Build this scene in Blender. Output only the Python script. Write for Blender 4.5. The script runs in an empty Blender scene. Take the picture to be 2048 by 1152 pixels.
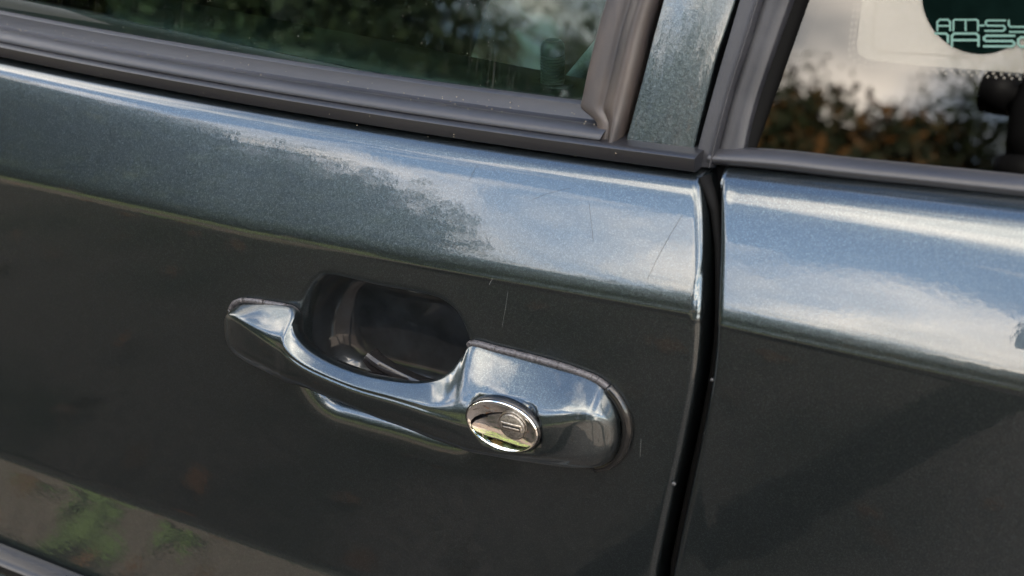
import bpy, bmesh, math, random
import numpy as np
from mathutils import Matrix, Vector

random.seed(7)
rng = np.random.default_rng(7)
scene = bpy.context.scene
COL = scene.collection
RAD = math.radians

# ------------------------------------------------------------------ camera
# solved from the photograph: the door's horizontal lines meet at pixel (-4330,-610)
FPX = 2844.0
PITCH = 26.0
def solve_camera():
    d = np.array([-4330 - 1024, -(-610 - 576), -FPX], float); d /= np.linalg.norm(d)
    X = -d
    s, c = math.sin(RAD(PITCH)), math.cos(RAD(PITCH))
    lo, hi = -1.2, 1.2
    g = lambda t: c*math.sin(t)*X[0] + c*math.cos(t)*X[1] + s*X[2]
    for _ in range(80):
        m = (lo+hi)/2
        if (g(m) > 0) == (g(hi) > 0): hi = m
        else: lo = m
    t = (lo+hi)/2
    Z = np.array([c*math.sin(t), c*math.cos(t), s])
    Y = np.cross(Z, X)
    R = np.stack([X, Y, Z], 1).T
    q = np.array([850-1024, -(740-576), -FPX], float); q /= np.linalg.norm(q)
    C = np.array([0, 0, .85]) - R @ q * .70
    return R, C
R_CAM, C_CAM = solve_camera()
cam_data = bpy.data.cameras.new('camera')
cam = bpy.data.objects.new('camera', cam_data)
COL.objects.link(cam)
M = Matrix.Identity(4)
for i in range(3):
    for j in range(3): M[i][j] = R_CAM[i, j]
    M[i][3] = C_CAM[i]
cam.matrix_world = M
cam_data.sensor_width = 36.0
cam_data.lens = FPX/2048*36
cam_data.clip_start = .01
cam_data.clip_end = 2000
cam_data.dof.use_dof = True
cam_data.dof.focus_distance = .69
cam_data.dof.aperture_fstop = 10.0
scene.camera = cam

# ------------------------------------------------------------------ light
SUN_EL, SUN_AZ = 31.0, 28.0           # sun behind the car: the door is in the car's own shade
EXPOSURE = 3.5
world = bpy.data.worlds.new('World'); scene.world = world; world.use_nodes = True
sun_data = bpy.data.lights.new('sun', 'SUN'); sun_data.energy = 5.0; sun_data.angle = RAD(.53)
sun_data.color = (1, .93, .82)
sun = bpy.data.objects.new('sun', sun_data); COL.objects.link(sun)
sv = Vector((math.sin(RAD(SUN_AZ))*math.cos(RAD(SUN_EL)), math.cos(RAD(SUN_AZ))*math.cos(RAD(SUN_EL)), math.sin(RAD(SUN_EL))))
sun.rotation_euler = sv.to_track_quat('Z', 'Y').to_euler()
sun.location = sv*30
def build_world():
    nt = world.node_tree; nt.nodes.clear(); N = nt.nodes.new; L = nt.links.new
    out = N('ShaderNodeOutputWorld'); bg = N('ShaderNodeBackground'); bg.inputs[1].default_value = .08
    sky = N('ShaderNodeTexSky'); sky.sky_type = 'NISHITA'; sky.sun_disc = False
    sky.sun_elevation = RAD(SUN_EL); sky.sun_rotation = RAD(SUN_AZ); sky.altitude = 100
    tc = N('ShaderNodeTexCoord')
    mp = N('ShaderNodeMapping'); mp.inputs['Location'].default_value = CLOUD_OFFSET; mp.inputs['Scale'].default_value = (1, 1, 1)
    n1 = N('ShaderNodeTexNoise'); n1.inputs['Scale'].default_value = 1.25; n1.inputs['Detail'].default_value = 7; n1.inputs['Roughness'].default_value = .52; n1.inputs['Distortion'].default_value = .35
    r1 = N('ShaderNodeValToRGB'); r1.color_ramp.elements[0].position = .445; r1.color_ramp.elements[1].position = .57
    n2 = N('ShaderNodeTexNoise'); n2.inputs['Scale'].default_value = 2.2; n2.inputs['Detail'].default_value = 5
    r2 = N('ShaderNodeValToRGB')
    r2.color_ramp.elements[0].position = .33; r2.color_ramp.elements[0].color = (3.6, 3.6, 3.6, 1)
    r2.color_ramp.elements[1].position = .66; r2.color_ramp.elements[1].color = (17.0, 14.8, 12.3, 1)
    mix = N('ShaderNodeMix'); mix.data_type = 'RGBA'
    # flat cloud layer: direction divided by its height above the horizon
    sp = N('ShaderNodeSeparateXYZ'); L(tc.outputs['Generated'], sp.inputs[0])
    hz = N('ShaderNodeMath'); hz.operation = 'MAXIMUM'; L(sp.outputs[2], hz.inputs[0]); hz.inputs[1].default_value = 0.
    hz2 = N('ShaderNodeMath'); hz2.operation = 'ADD'; L(hz.outputs[0], hz2.inputs[0]); hz2.inputs[1].default_value = .22
    dv_ = N('ShaderNodeVectorMath'); dv_.operation = 'DIVIDE'; cb = N('ShaderNodeCombineXYZ')
    for i_ in range(3): L(hz2.outputs[0], cb.inputs[i_])
    L(tc.outputs['Generated'], dv_.inputs[0]); L(cb.outputs[0], dv_.inputs[1]); L(dv_.outputs[0], mp.inputs[0]); L(mp.outputs[0], n1.inputs['Vector']); L(mp.outputs[0], n2.inputs['Vector'])
    L(n1.outputs[0], r1.inputs[0]); L(n2.outputs[0], r2.inputs[0])
    L(r1.outputs[0], mix.inputs['Factor']); L(sky.outputs[0], mix.inputs['A']); L(r2.outputs[0], mix.inputs['B'])
    L(mix.outputs['Result'], bg.inputs[0]); L(bg.outputs[0], out.inputs[0])
CLOUD_OFFSET = (9.1, .3, 7.7)
build_world()
scene.view_settings.view_transform = 'Standard'; scene.view_settings.look = 'None'
scene.view_settings.gamma = 1; scene.view_settings.use_curve_mapping = False
scene.view_settings.exposure = EXPOSURE

# ------------------------------------------------------------------ pixel helpers
def ray(px, py):
    q = np.array([px-1024, -(py-576), -FPX], float)
    return R_CAM @ (q/np.linalg.norm(q))
def on_plane(px, py, n, p0):
    d = ray(px, py); n = np.asarray(n, float); p0 = np.asarray(p0, float)
    return C_CAM + d*((p0-C_CAM).dot(n)/d.dot(n))
def on_y(px, py, y): return on_plane(px, py, (0, 1, 0), (0, y, 0))
GT = math.tan(RAD(17.0))                                       # lean of the side glass
WN = np.array([0, -math.cos(RAD(17)), math.sin(RAD(17))])      # outward normal of the window plane
W0 = np.array([0, .045, .965])
def on_win(px, py, h=0.): return on_plane(px, py, WN, W0 + WN*h)

# ------------------------------------------------------------------ body side surface
def zc_of(x):                                                   # height of the shoulder crease
    return .9035 + np.clip(np.asarray(x, float)+.10, 0, .6)*.040*np.where(np.asarray(x) > .14, .75, 1)
def bow(x): return .0040*np.clip((np.asarray(x, float)+.09)/.22, -1.2, 1.05)**2
def zb_of(x): return .9592 + bow(x)                             # height of the belt roll
TT = np.array([0, .06, .14, .24, .36, .55, .72, .84, .91, .96, 1.0])
TA = np.array([8, 18, 23.4, 24.4, 24.8, 25.2, 26.0, 29, 38, 56, 76.])
tt = np.linspace(0, 1, 801)
FT = np.concatenate([[0], np.cumsum(np.tan(np.radians(np.interp(tt, TT, TA)))[:-1]*(tt[1]-tt[0]))])
ZL = np.array([.20, .56, .62, .692, .699, .703, .708, .72, .80, .87, .893, .8990, .9018, .9035])
AL = np.array([-6., -3, 15., 13.5, 12.5, 4, -.5, -1.0, -.4, .2, .6, 1.0, 2.5, 8.])
zz = np.linspace(.20, .9035, 2801)
sl = np.tan(np.radians(np.interp(zz, ZL, AL)))
OL = np.concatenate([[0], np.cumsum(sl[:-1]*(zz[1]-zz[0]))]); OL = -(OL - np.interp(.85, zz, OL))
QTA = np.array([9, 20, 25, 26, 26.5, 27, 30, 36, 46, 61, 76.])
FTQ = np.concatenate([[0], np.cumsum(np.tan(np.radians(np.interp(tt, TT, QTA)))[:-1]*(tt[1]-tt[0]))])
def zbq_of(x): return .9650 + np.clip(np.asarray(x, float)-.136, 0, 1.2)*.062
def O_side(x, z, rear=False):
    """outward offset of the painted side at (x,z)"""
    x = np.asarray(x, float); z = np.asarray(z, float)
    zc = zc_of(x); zb = zbq_of(x) if rear else zb_of(x)
    zl = np.clip(z - (zc-.9035), .20, .9035)
    o = np.interp(zl, zz, OL)
    t = np.clip((z-zc)/(zb-zc), 0, 1)
    o = o - (zb-zc)*np.interp(t, tt, FTQ if rear else FT)
    o = o + .00035*np.clip((x+.06)/.10, 0, 1)*np.exp(-((z-zc+.001)/.0013)**2)        # small proud bead along the crease
    if rear: o = o + .055*np.clip(x-.147, 0, .45)         # the rear wing swells towards the arch
    return o
def on_door(px, py, h=0.):
    y = -h
    for _ in range(8):
        p = on_y(px, py, y); y = -(float(O_side(p[0], p[2])) + h)
    return on_y(px, py, y)

# ------------------------------------------------------------------ materials
def new_mat(name):
    m = bpy.data.materials.new(name); m.use_nodes = True
    nt = m.node_tree; p = nt.nodes['Principled BSDF']
    return m, nt, p
def simple(name, col, rough=.5, metal=0., noise=0., scale=200., bump=0., coat=0., spec=.5, col2=None, detail=5.):
    m, nt, p = new_mat(name); N = nt.nodes.new; L = nt.links.new
    p.inputs['Base Color'].default_value = (*col, 1); p.inputs['Roughness'].default_value = rough
    p.inputs['Metallic'].default_value = metal; p.inputs['Coat Weight'].default_value = coat
    p.inputs['Coat Roughness'].default_value = .03
    p.inputs['Specular IOR Level'].default_value = spec
    if noise or bump or col2:
        tc = N('ShaderNodeTexCoord'); n = N('ShaderNodeTexNoise'); n.inputs['Scale'].default_value = scale; n.inputs['Detail'].default_value = detail
        L(tc.outputs['Object'], n.inputs['Vector'])
        c2 = col2 or tuple(max(0, c*(1-noise)) for c in col)
        c1 = col if col2 else tuple(c*(1+noise) for c in col)
        r = N('ShaderNodeValToRGB'); r.color_ramp.elements[0].position = .35; r.color_ramp.elements[1].position = .65
        r.color_ramp.elements[0].color = (*c2, 1); r.color_ramp.elements[1].color = (*c1, 1)
        L(n.outputs[0], r.inputs[0]); L(r.outputs[0], p.inputs['Base Color'])
        if bump:
            b = N('ShaderNodeBump'); b.inputs['Strength'].default_value = bump; b.inputs['Distance'].default_value = .0006
            L(n.outputs[0], b.inputs['Height']); L(b.outputs[0], p.inputs['Normal'])
    return m
def paint_mat(name, scratchy=0.0):
    m, nt, p = new_mat(name); N = nt.nodes.new; L = nt.links.new
    tc = N('ShaderNodeTexCoord')
    v = N('ShaderNodeTexVoronoi'); v.inputs['Scale'].default_value = 3000; v.feature = 'F1'
    L(tc.outputs['Object'], v.inputs['Vector'])
    # flake tint
    sep = N('ShaderNodeSeparateColor'); L(v.outputs['Color'], sep.inputs[0])
    r = N('ShaderNodeValToRGB'); e = r.color_ramp.elements
    e[0].position = 0; e[0].color = (.042, .054, .060, 1); e[1].position = 1; e[1].color = (.076, .096, .104, 1)
    k = e.new(.7); k.color = (.049, .0625, .0695, 1)
    L(sep.outputs[0], r.inputs[0]); L(r.outputs[0], p.inputs['Base Color'])
    # flake tilt on the base layer only
    g = N('ShaderNodeNewGeometry')
    sub = N('ShaderNodeVectorMath'); sub.operation = 'SUBTRACT'; sub.inputs[1].default_value = (.5, .5, .5)
    L(v.outputs['Color'], sub.inputs[0])
    sc = N('ShaderNodeVectorMath'); sc.operation = 'SCALE'; sc.inputs['Scale'].default_value = .10
    L(sub.outputs[0], sc.inputs[0])
    ad = N('ShaderNodeVectorMath'); L(g.outputs['Normal'], ad.inputs[0]); L(sc.outputs[0], ad.inputs[1])
    nm = N('ShaderNodeVectorMath'); nm.operation = 'NORMALIZE'; L(ad.outputs[0], nm.inputs[0])
    L(nm.outputs[0], p.inputs['Normal'])
    p.inputs['Metallic'].default_value = .92; p.inputs['Roughness'].default_value = .29
    p.inputs['Coat Weight'].default_value = 1; p.inputs['Coat IOR'].default_value = 1.58
    # clear coat: very slightly wavy, with fine wash marks
    n = N('ShaderNodeTexNoise'); n.inputs['Scale'].default_value = 260; n.inputs['Detail'].default_value = 2
    L(tc.outputs['Object'], n.inputs['Vector'])
    b = N('ShaderNodeBump'); b.inputs['Strength'].default_value = .018; b.inputs['Distance'].default_value = .001
    L(n.outputs[0], b.inputs['Height']); L(b.outputs[0], p.inputs['Coat Normal'])
    w = N('ShaderNodeTexNoise'); w.inputs['Scale'].default_value = 22; w.inputs['Detail'].default_value = 7
    L(tc.outputs['Object'], w.inputs['Vector'])
    mr = N('ShaderNodeMapRange'); mr.inputs['From Min'].default_value = .35; mr.inputs['From Max'].default_value = .75
    mr.inputs['To Min'].default_value = .004; mr.inputs['To Max'].default_value = .016
    L(w.outputs[0], mr.inputs[0]); L(mr.outputs[0], p.inputs['Coat Roughness'])
    return m
PAINT = paint_mat('metallic_paint')
def trim_mat(name, col, col2, rough, stretch=(1, 1, .12)):
    m, nt, p = new_mat(name); N = nt.nodes.new; L = nt.links.new
    tc = N('ShaderNodeTexCoord')
    mp = N('ShaderNodeMapping'); mp.inputs['Scale'].default_value = stretch; L(tc.outputs['Object'], mp.inputs[0])
    n = N('ShaderNodeTexNoise'); n.inputs['Scale'].default_value = 60; n.inputs['Detail'].default_value = 8; L(mp.outputs[0], n.inputs['Vector'])
    r = N('ShaderNodeValToRGB'); r.color_ramp.elements[0].position = .36; r.color_ramp.elements[1].position = .68
    r.color_ramp.elements[0].color = (*col, 1); r.color_ramp.elements[1].color = (*col2, 1)
    L(n.outputs[0], r.inputs[0]); L(r.outputs[0], p.inputs['Base Color'])
    n2 = N('ShaderNodeTexNoise'); n2.inputs['Scale'].default_value = 1400; n2.inputs['Detail'].default_value = 3; L(tc.outputs['Object'], n2.inputs['Vector'])
    b = N('ShaderNodeBump'); b.inputs['Strength'].default_value = .2; b.inputs['Distance'].default_value = .0004
    L(n2.outputs[0], b.inputs['Height']); L(b.outputs[0], p.inputs['Normal'])
    mr = N('ShaderNodeMapRange'); mr.inputs['To Min'].default_value = rough-.08; mr.inputs['To Max'].default_value = rough+.12
    L(n.outputs[0], mr.inputs[0]); L(mr.outputs[0], p.inputs['Roughness'])
    return m
RUBBER = trim_mat('weathered_rubber', (.0145, .0150, .0182), (.028, .0285, .0325), .36, (.10, 1, 1))
RUBBER_BROWN = trim_mat('browned_rubber', (.018, .0178, .0205), (.056, .044, .037), .36)
STRIP = trim_mat('satin_black_strip', (.0105, .011, .0135), (.0165, .0168, .019), .30, (.10, 1, 1))
BLACK = simple('black_rubber', (.003, .003, .003), .7, spec=.1)
GLOSS_BLACK = simple('glossy_black_plastic', (.010, .010, .010), .16, noise=.2, scale=300)
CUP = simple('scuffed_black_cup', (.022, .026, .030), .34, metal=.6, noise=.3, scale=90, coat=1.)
GREY_PLASTIC = simple('cracked_grey_plastic', (.050, .047, .051), .40, noise=.45, scale=700, bump=.3)
CHROME = simple('chrome', (.86, .85, .82), .035, 1.0)
STEEL = simple('worn_lock_steel', (.26, .24, .215), .45, .85, noise=.35, scale=900, bump=.35)
STEEL_BRIGHT = simple('bright_slot_steel', (.55, .50, .44), .3, .95, noise=.2, scale=900)
DARK_SLOT = simple('dark_key_slot', (.010, .009, .008), .6)
def glass_mat(name, tint, streaks=True, ior=1.55):
    m = bpy.data.materials.new(name); m.use_nodes = True; nt = m.node_tree; nt.nodes.clear(); N = nt.nodes.new; L = nt.links.new
    out = N('ShaderNodeOutputMaterial'); tr = N('ShaderNodeBsdfTransparent'); tr.inputs[0].default_value = (*tint, 1)
    gl = N('ShaderNodeBsdfGlossy'); gl.inputs['Roughness'].default_value = .004
    fr = N('ShaderNodeFresnel'); fr.inputs[0].default_value = ior
    mx = N('ShaderNodeMixShader'); L(fr.outputs[0], mx.inputs[0]); L(tr.outputs[0], mx.inputs[1]); L(gl.outputs[0], mx.inputs[2])
    last = mx
    if streaks:   # dried rain streaks and dust
        tc = N('ShaderNodeTexCoord')
        mp = N('ShaderNodeMapping'); mp.inputs['Scale'].default_value = (620, 30, 9); mp.inputs['Rotation'].default_value = (0, 0, 0)
        L(tc.outputs['Object'], mp.inputs[0])
        n = N('ShaderNodeTexNoise'); n.inputs['Scale'].default_value = 1; n.inputs['Detail'].default_value = 4; L(mp.outputs[0], n.inputs['Vector'])
        n3 = N('ShaderNodeTexNoise'); n3.inputs['Scale'].default_value = 9; L(tc.outputs['Object'], n3.inputs['Vector'])
        r = N('ShaderNodeMapRange'); r.inputs['From Min'].default_value = .60; r.inputs['From Max'].default_value = .80; r.inputs['To Max'].default_value = .055
        L(n.outputs[0], r.inputs[0])
        r3 = N('ShaderNodeMapRange'); r3.inputs['From Min'].default_value = .42; r3.inputs['From Max'].default_value = .62; L(n3.outputs[0], r3.inputs[0])
        n2 = N('ShaderNodeTexNoise'); n2.inputs['Scale'].default_value = 1500; n2.inputs['Detail'].default_value = 1; L(tc.outputs['Object'], n2.inputs['Vector'])
        r2 = N('ShaderNodeMapRange'); r2.inputs['From Min'].default_value = .76; r2.inputs['From Max'].default_value = .80; r2.inputs['To Max'].default_value = .5
        L(n2.outputs[0], r2.inputs[0])
        mu = N('ShaderNodeMath'); mu.operation = 'MULTIPLY'; L(r.outputs[0], mu.inputs[0]); L(r3.outputs[0], mu.inputs[1])
        a = N('ShaderNodeMath'); a.operation = 'ADD'; L(mu.outputs[0], a.inputs[0]); L(r2.outputs[0], a.inputs[1])
        df = N('ShaderNodeBsdfDiffuse'); df.inputs[0].default_value = (.5, .48, .45, 1)
        m2 = N('ShaderNodeMixShader'); L(a.outputs[0], m2.inputs[0]); L(mx.outputs[0], m2.inputs[1]); L(df.outputs[0], m2.inputs[2]); last = m2
    L(last.outputs[0], out.inputs[0])
    return m
GLASS = glass_mat('tinted_side_glass', (.70, .82, .78), True, 1.42)
GLASS_Q = glass_mat('dark_quarter_glass', (.08, .09, .085), False, 1.75)

# ------------------------------------------------------------------ mesh helpers
def mesh_obj(name, verts, faces, mat, parent=None, smooth=True, bevel=0., seg=2):
    me = bpy.data.meshes.new(name)
    me.from_pydata([tuple(map(float, v)) for v in verts], [], [tuple(map(int, f)) for f in faces])
    bm = bmesh.new(); bm.from_mesh(me)
    bmesh.ops.remove_doubles(bm, verts=bm.verts, dist=1e-6)
    bmesh.ops.recalc_face_normals(bm, faces=bm.faces)
    if bevel: bmesh.ops.bevel(bm, geom=list(bm.edges), offset=bevel, segments=seg, affect='EDGES', profile=.5)
    bm.to_mesh(me); bm.free()
    if smooth: me.polygons.foreach_set('use_smooth', [True]*len(me.polygons))
    me.materials.append(mat)
    o = bpy.data.objects.new(name, me); COL.objects.link(o)
    if parent is not None: o.parent = parent
    return o
def sharp(o, ang=35):
    me = o.data; bm = bmesh.new(); bm.from_mesh(me)
    for e in bm.edges:
        if len(e.link_faces) == 2 and e.calc_face_angle(0) > RAD(ang): e.smooth = False
    bm.to_mesh(me); bm.free(); return o
def catmull(P, n, closed=False):
    P = np.asarray(P, float); m = len(P); out = []
    rngi = range(m) if closed else range(m-1)
    for i in rngi:
        if closed: p0, p1, p2, p3 = P[i-1], P[i], P[(i+1) % m], P[(i+2) % m]
        else:
            p1, p2 = P[i], P[i+1]
            p0 = P[i-1] if i else 2*p1-p2
            p3 = P[i+2] if i+2 < m else 2*p2-p1
        for k in range(n):
            t = k/n
            out.append(.5*((2*p1)+(p2-p0)*t+(2*p0-5*p1+4*p2-p3)*t*t+(3*p1-p0-3*p2+p3)*t**3))
    if not closed: out.append(P[-1])
    return np.array(out)
def loft(rings, closed=True, caps=True):
    n = len(rings[0]); V = [v for r in rings for v in r]; F = []
    for i in range(len(rings)-1):
        for j in range(n if closed else n-1):
            a, b = i*n+j, i*n+(j+1) % n
            F.append((a, b, b+n, a+n))
    if caps and closed:
        F.append(tuple(range(n-1, -1, -1))); F.append(tuple((len(rings)-1)*n+k for k in range(n)))
    return V, F
def box(c, s):
    c = np.array(c, float); s = np.array(s, float)/2
    V = [c+s*np.array(k) for k in [(-1,-1,-1),(1,-1,-1),(1,1,-1),(-1,1,-1),(-1,-1,1),(1,-1,1),(1,1,1),(-1,1,1)]]
    F = [(0,3,2,1),(4,5,6,7),(0,1,5,4),(1,2,6,5),(2,3,7,6),(3,0,4,7)]
    return V, F
def tube(P, rad, n=10, ring_scale=(1, 1), caps=True):
    P = np.asarray(P, float); rad = np.broadcast_to(np.asarray(rad, float), (len(P),)); rings = []
    up = None
    for i in range(len(P)):
        t = P[min(i+1, len(P)-1)]-P[max(i-1, 0)]; t = t/np.linalg.norm(t)
        if up is None:
            a = np.array([0, 0, 1.]) if abs(t[2]) < .9 else np.array([1., 0, 0])
        else: a = up
        u = a - t*a.dot(t); u /= np.linalg.norm(u); up = u; w = np.cross(t, u)
        rings.append([P[i]+rad[i]*(math.cos(2*math.pi*k/n)*u*ring_scale[0]+math.sin(2*math.pi*k/n)*w*ring_scale[1]) for k in range(n)])
    return loft(rings, True, caps)
def join(*vf):
    V, F = [], []
    for v, f in vf:
        k = len(V); V += list(v); F += [tuple(i+k for i in q) for q in f]
    return V, F
def lathe(prof, center, axis_n, u, n=40, ell=(1, 1)):
    """prof: (radius, height along axis_n); ell scales the two radial axes"""
    axis_n = np.array(axis_n, float); axis_n /= np.linalg.norm(axis_n); u = np.array(u, float); u -= axis_n*u.dot(axis_n); u /= np.linalg.norm(u); w = np.cross(axis_n, u)
    rings = [[np.array(center)+axis_n*h+r*(math.cos(2*math.pi*k/n)*u*ell[0]+math.sin(2*math.pi*k/n)*w*ell[1]) for k in range(n)] for r, h in prof]
    return loft(rings, True, True)
def empty(name, loc=(0, 0, 0)):
    o = bpy.data.objects.new(name, None); COL.objects.link(o); o.location = loc; o.empty_display_size = .1
    return o
def tag(o, label=None, cat=None, group=None, kind=None):
    if label: o['label'] = label
    if cat: o['category'] = cat
    if group: o['group'] = group
    if kind: o['kind'] = kind
    return o

# ------------------------------------------------------------------ ground
def ground_mat():
    m, nt, p = new_mat('dirt_and_gravel'); N = nt.nodes.new; L = nt.links.new
    tc = N('ShaderNodeTexCoord')
    n1 = N('ShaderNodeTexNoise'); n1.inputs['Scale'].default_value = 2.2; n1.inputs['Detail'].default_value = 8; L(tc.outputs['Object'], n1.inputs['Vector'])
    n2 = N('ShaderNodeTexNoise'); n2.inputs['Scale'].default_value = 55; n2.inputs['Detail'].default_value = 6; L(tc.outputs['Object'], n2.inputs['Vector'])
    r1 = N('ShaderNodeValToRGB'); e = r1.color_ramp.elements
    e[0].position = .36; e[0].color = (.009, .012, .007, 1); e[1].position = .52; e[1].color = (.038, .033, .028, 1)
    r2 = N('ShaderNodeValToRGB'); r2.color_ramp.elements[0].position = .3; r2.color_ramp.elements[0].color = (.45, .42, .4, 1); r2.color_ramp.elements[1].position = .7; r2.color_ramp.elements[1].color = (1.35, 1.3, 1.25, 1)
    mx = N('ShaderNodeMix'); mx.data_type = 'RGBA'; mx.blend_type = 'MULTIPLY'; mx.inputs['Factor'].default_value = 1
    L(n1.outputs[0], r1.inputs[0]); L(n2.outputs[0], r2.inputs[0]); sx_ = N('ShaderNodeSeparateXYZ'); L(tc.outputs['Object'], sx_.inputs[0])      # ground colour turns paler towards the rear of the car
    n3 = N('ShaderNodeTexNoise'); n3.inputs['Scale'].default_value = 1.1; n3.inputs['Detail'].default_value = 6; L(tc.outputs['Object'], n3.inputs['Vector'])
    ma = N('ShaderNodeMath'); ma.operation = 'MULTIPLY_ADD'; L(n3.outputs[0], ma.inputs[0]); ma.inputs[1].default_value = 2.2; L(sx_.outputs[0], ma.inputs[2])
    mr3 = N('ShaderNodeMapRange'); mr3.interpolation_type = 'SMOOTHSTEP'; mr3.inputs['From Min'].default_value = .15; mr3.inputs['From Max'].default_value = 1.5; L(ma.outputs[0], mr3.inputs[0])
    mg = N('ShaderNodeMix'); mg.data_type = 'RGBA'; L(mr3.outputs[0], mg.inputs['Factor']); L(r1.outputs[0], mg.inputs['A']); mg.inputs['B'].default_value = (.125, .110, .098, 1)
    L(mg.outputs['Result'], mx.inputs['A']); L(r2.outputs[0], mx.inputs['B'])
    L(mx.outputs['Result'], p.inputs['Base Color']); p.inputs['Roughness'].default_value = .95; p.inputs['Specular IOR Level'].default_value = .08
    b = N('ShaderNodeBump'); b.inputs['Strength'].default_value = .8; b.inputs['Distance'].default_value = .02
    L(n2.outputs[0], b.inputs['Height']); L(b.outputs[0], p.inputs['Normal'])
    return m
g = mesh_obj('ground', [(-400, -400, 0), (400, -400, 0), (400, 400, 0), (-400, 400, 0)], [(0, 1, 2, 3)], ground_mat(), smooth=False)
g['kind'] = 'structure'
tv = [(x, y+.06*math.sin(x*2.1)+.04*math.sin(x*5.3), .004) for x in np.linspace(-14, 8, 90) for y in (-2.95, -1.93)]  # added dirt sheet beyond the car's shadow, sunlight painted into its paler colour
dirt_strip = mesh_obj('sunlit_dirt_strip', tv, [(2*i, 2*i+2, 2*i+3, 2*i+1) for i in range(89)], simple('sunlit_dirt', (.047, .037, .031), .95, noise=.5, scale=45, bump=.8, spec=.05), smooth=False)
dirt_strip['kind'] = 'structure'

# ------------------------------------------------------------------ the car
car = empty('parked_car')
tag(car, 'dark grey-green metallic car side with pull door handle and tinted windows', 'car')

# gap between door and rear quarter, traced (door edge)
GAP_D = catmull([on_door(*p)[[0, 2]] for p in [(1384, 352), (1396, 450), (1402, 560), (1400, 650), (1390, 760), (1368, 880), (1345, 985), (1310, 1152)]], 8)
GAP_Q = catmull([on_door(*p)[[0, 2]] for p in [(1418, 352), (1427, 450), (1432, 560), (1431, 650), (1422, 760), (1400, 880), (1378, 985), (1343, 1152)]], 8)
def gap_x(G, z):
    o = np.argsort(G[:, 1]); return np.interp(z, G[o, 1], G[o, 0])

# handle recess outline (in the x,z plane)
RECESS = catmull([on_door(*p)[[0, 2]] for p in [(601, 690), (603, 640), (618, 590), (640, 562), (665, 556), (760, 577), (850, 594), (890, 610), (917, 640), (936, 690), (948, 760), (950, 830), (925, 874), (880, 872), (800, 848), (720, 827), (662, 809), (629, 780), (608, 738)]], 8, True)
def sd_poly(X, Z, P):
    d = np.full(X.shape, 1e9); inside = np.zeros(X.shape, bool)
    for i in range(len(P)):
        a, b = P[i], P[(i+1) % len(P)]
        e = b-a; wx, wz = X-a[0], Z-a[1]
        t = np.clip((wx*e[0]+wz*e[1])/(e@e+1e-18), 0, 1)
        d = np.minimum(d, (wx-e[0]*t)**2+(wz-e[1]*t)**2)
        c = ((a[1] > Z) != (b[1] > Z)) & (X < (b[0]-a[0])*(Z-a[1])/(b[1]-a[1]+1e-18)+a[0])
        inside ^= c
    d = np.sqrt(d); return np.where(inside, -d, d)
def recess_depth(X, Z):
    d = sd_poly(X, Z, RECESS)
    low_ = np.clip((.842-Z)/.02, 0, 1); k = .00045+.0016*low_
    e = k*np.log1p(np.exp(np.clip((-d-.0004-.003*low_)/k, -60, 60)))       # soft lip
    s = np.clip(e/.019, 0, 1)
    return .028*np.sqrt(np.clip(1-(1-s)**2.2, 0, 1))

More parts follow.
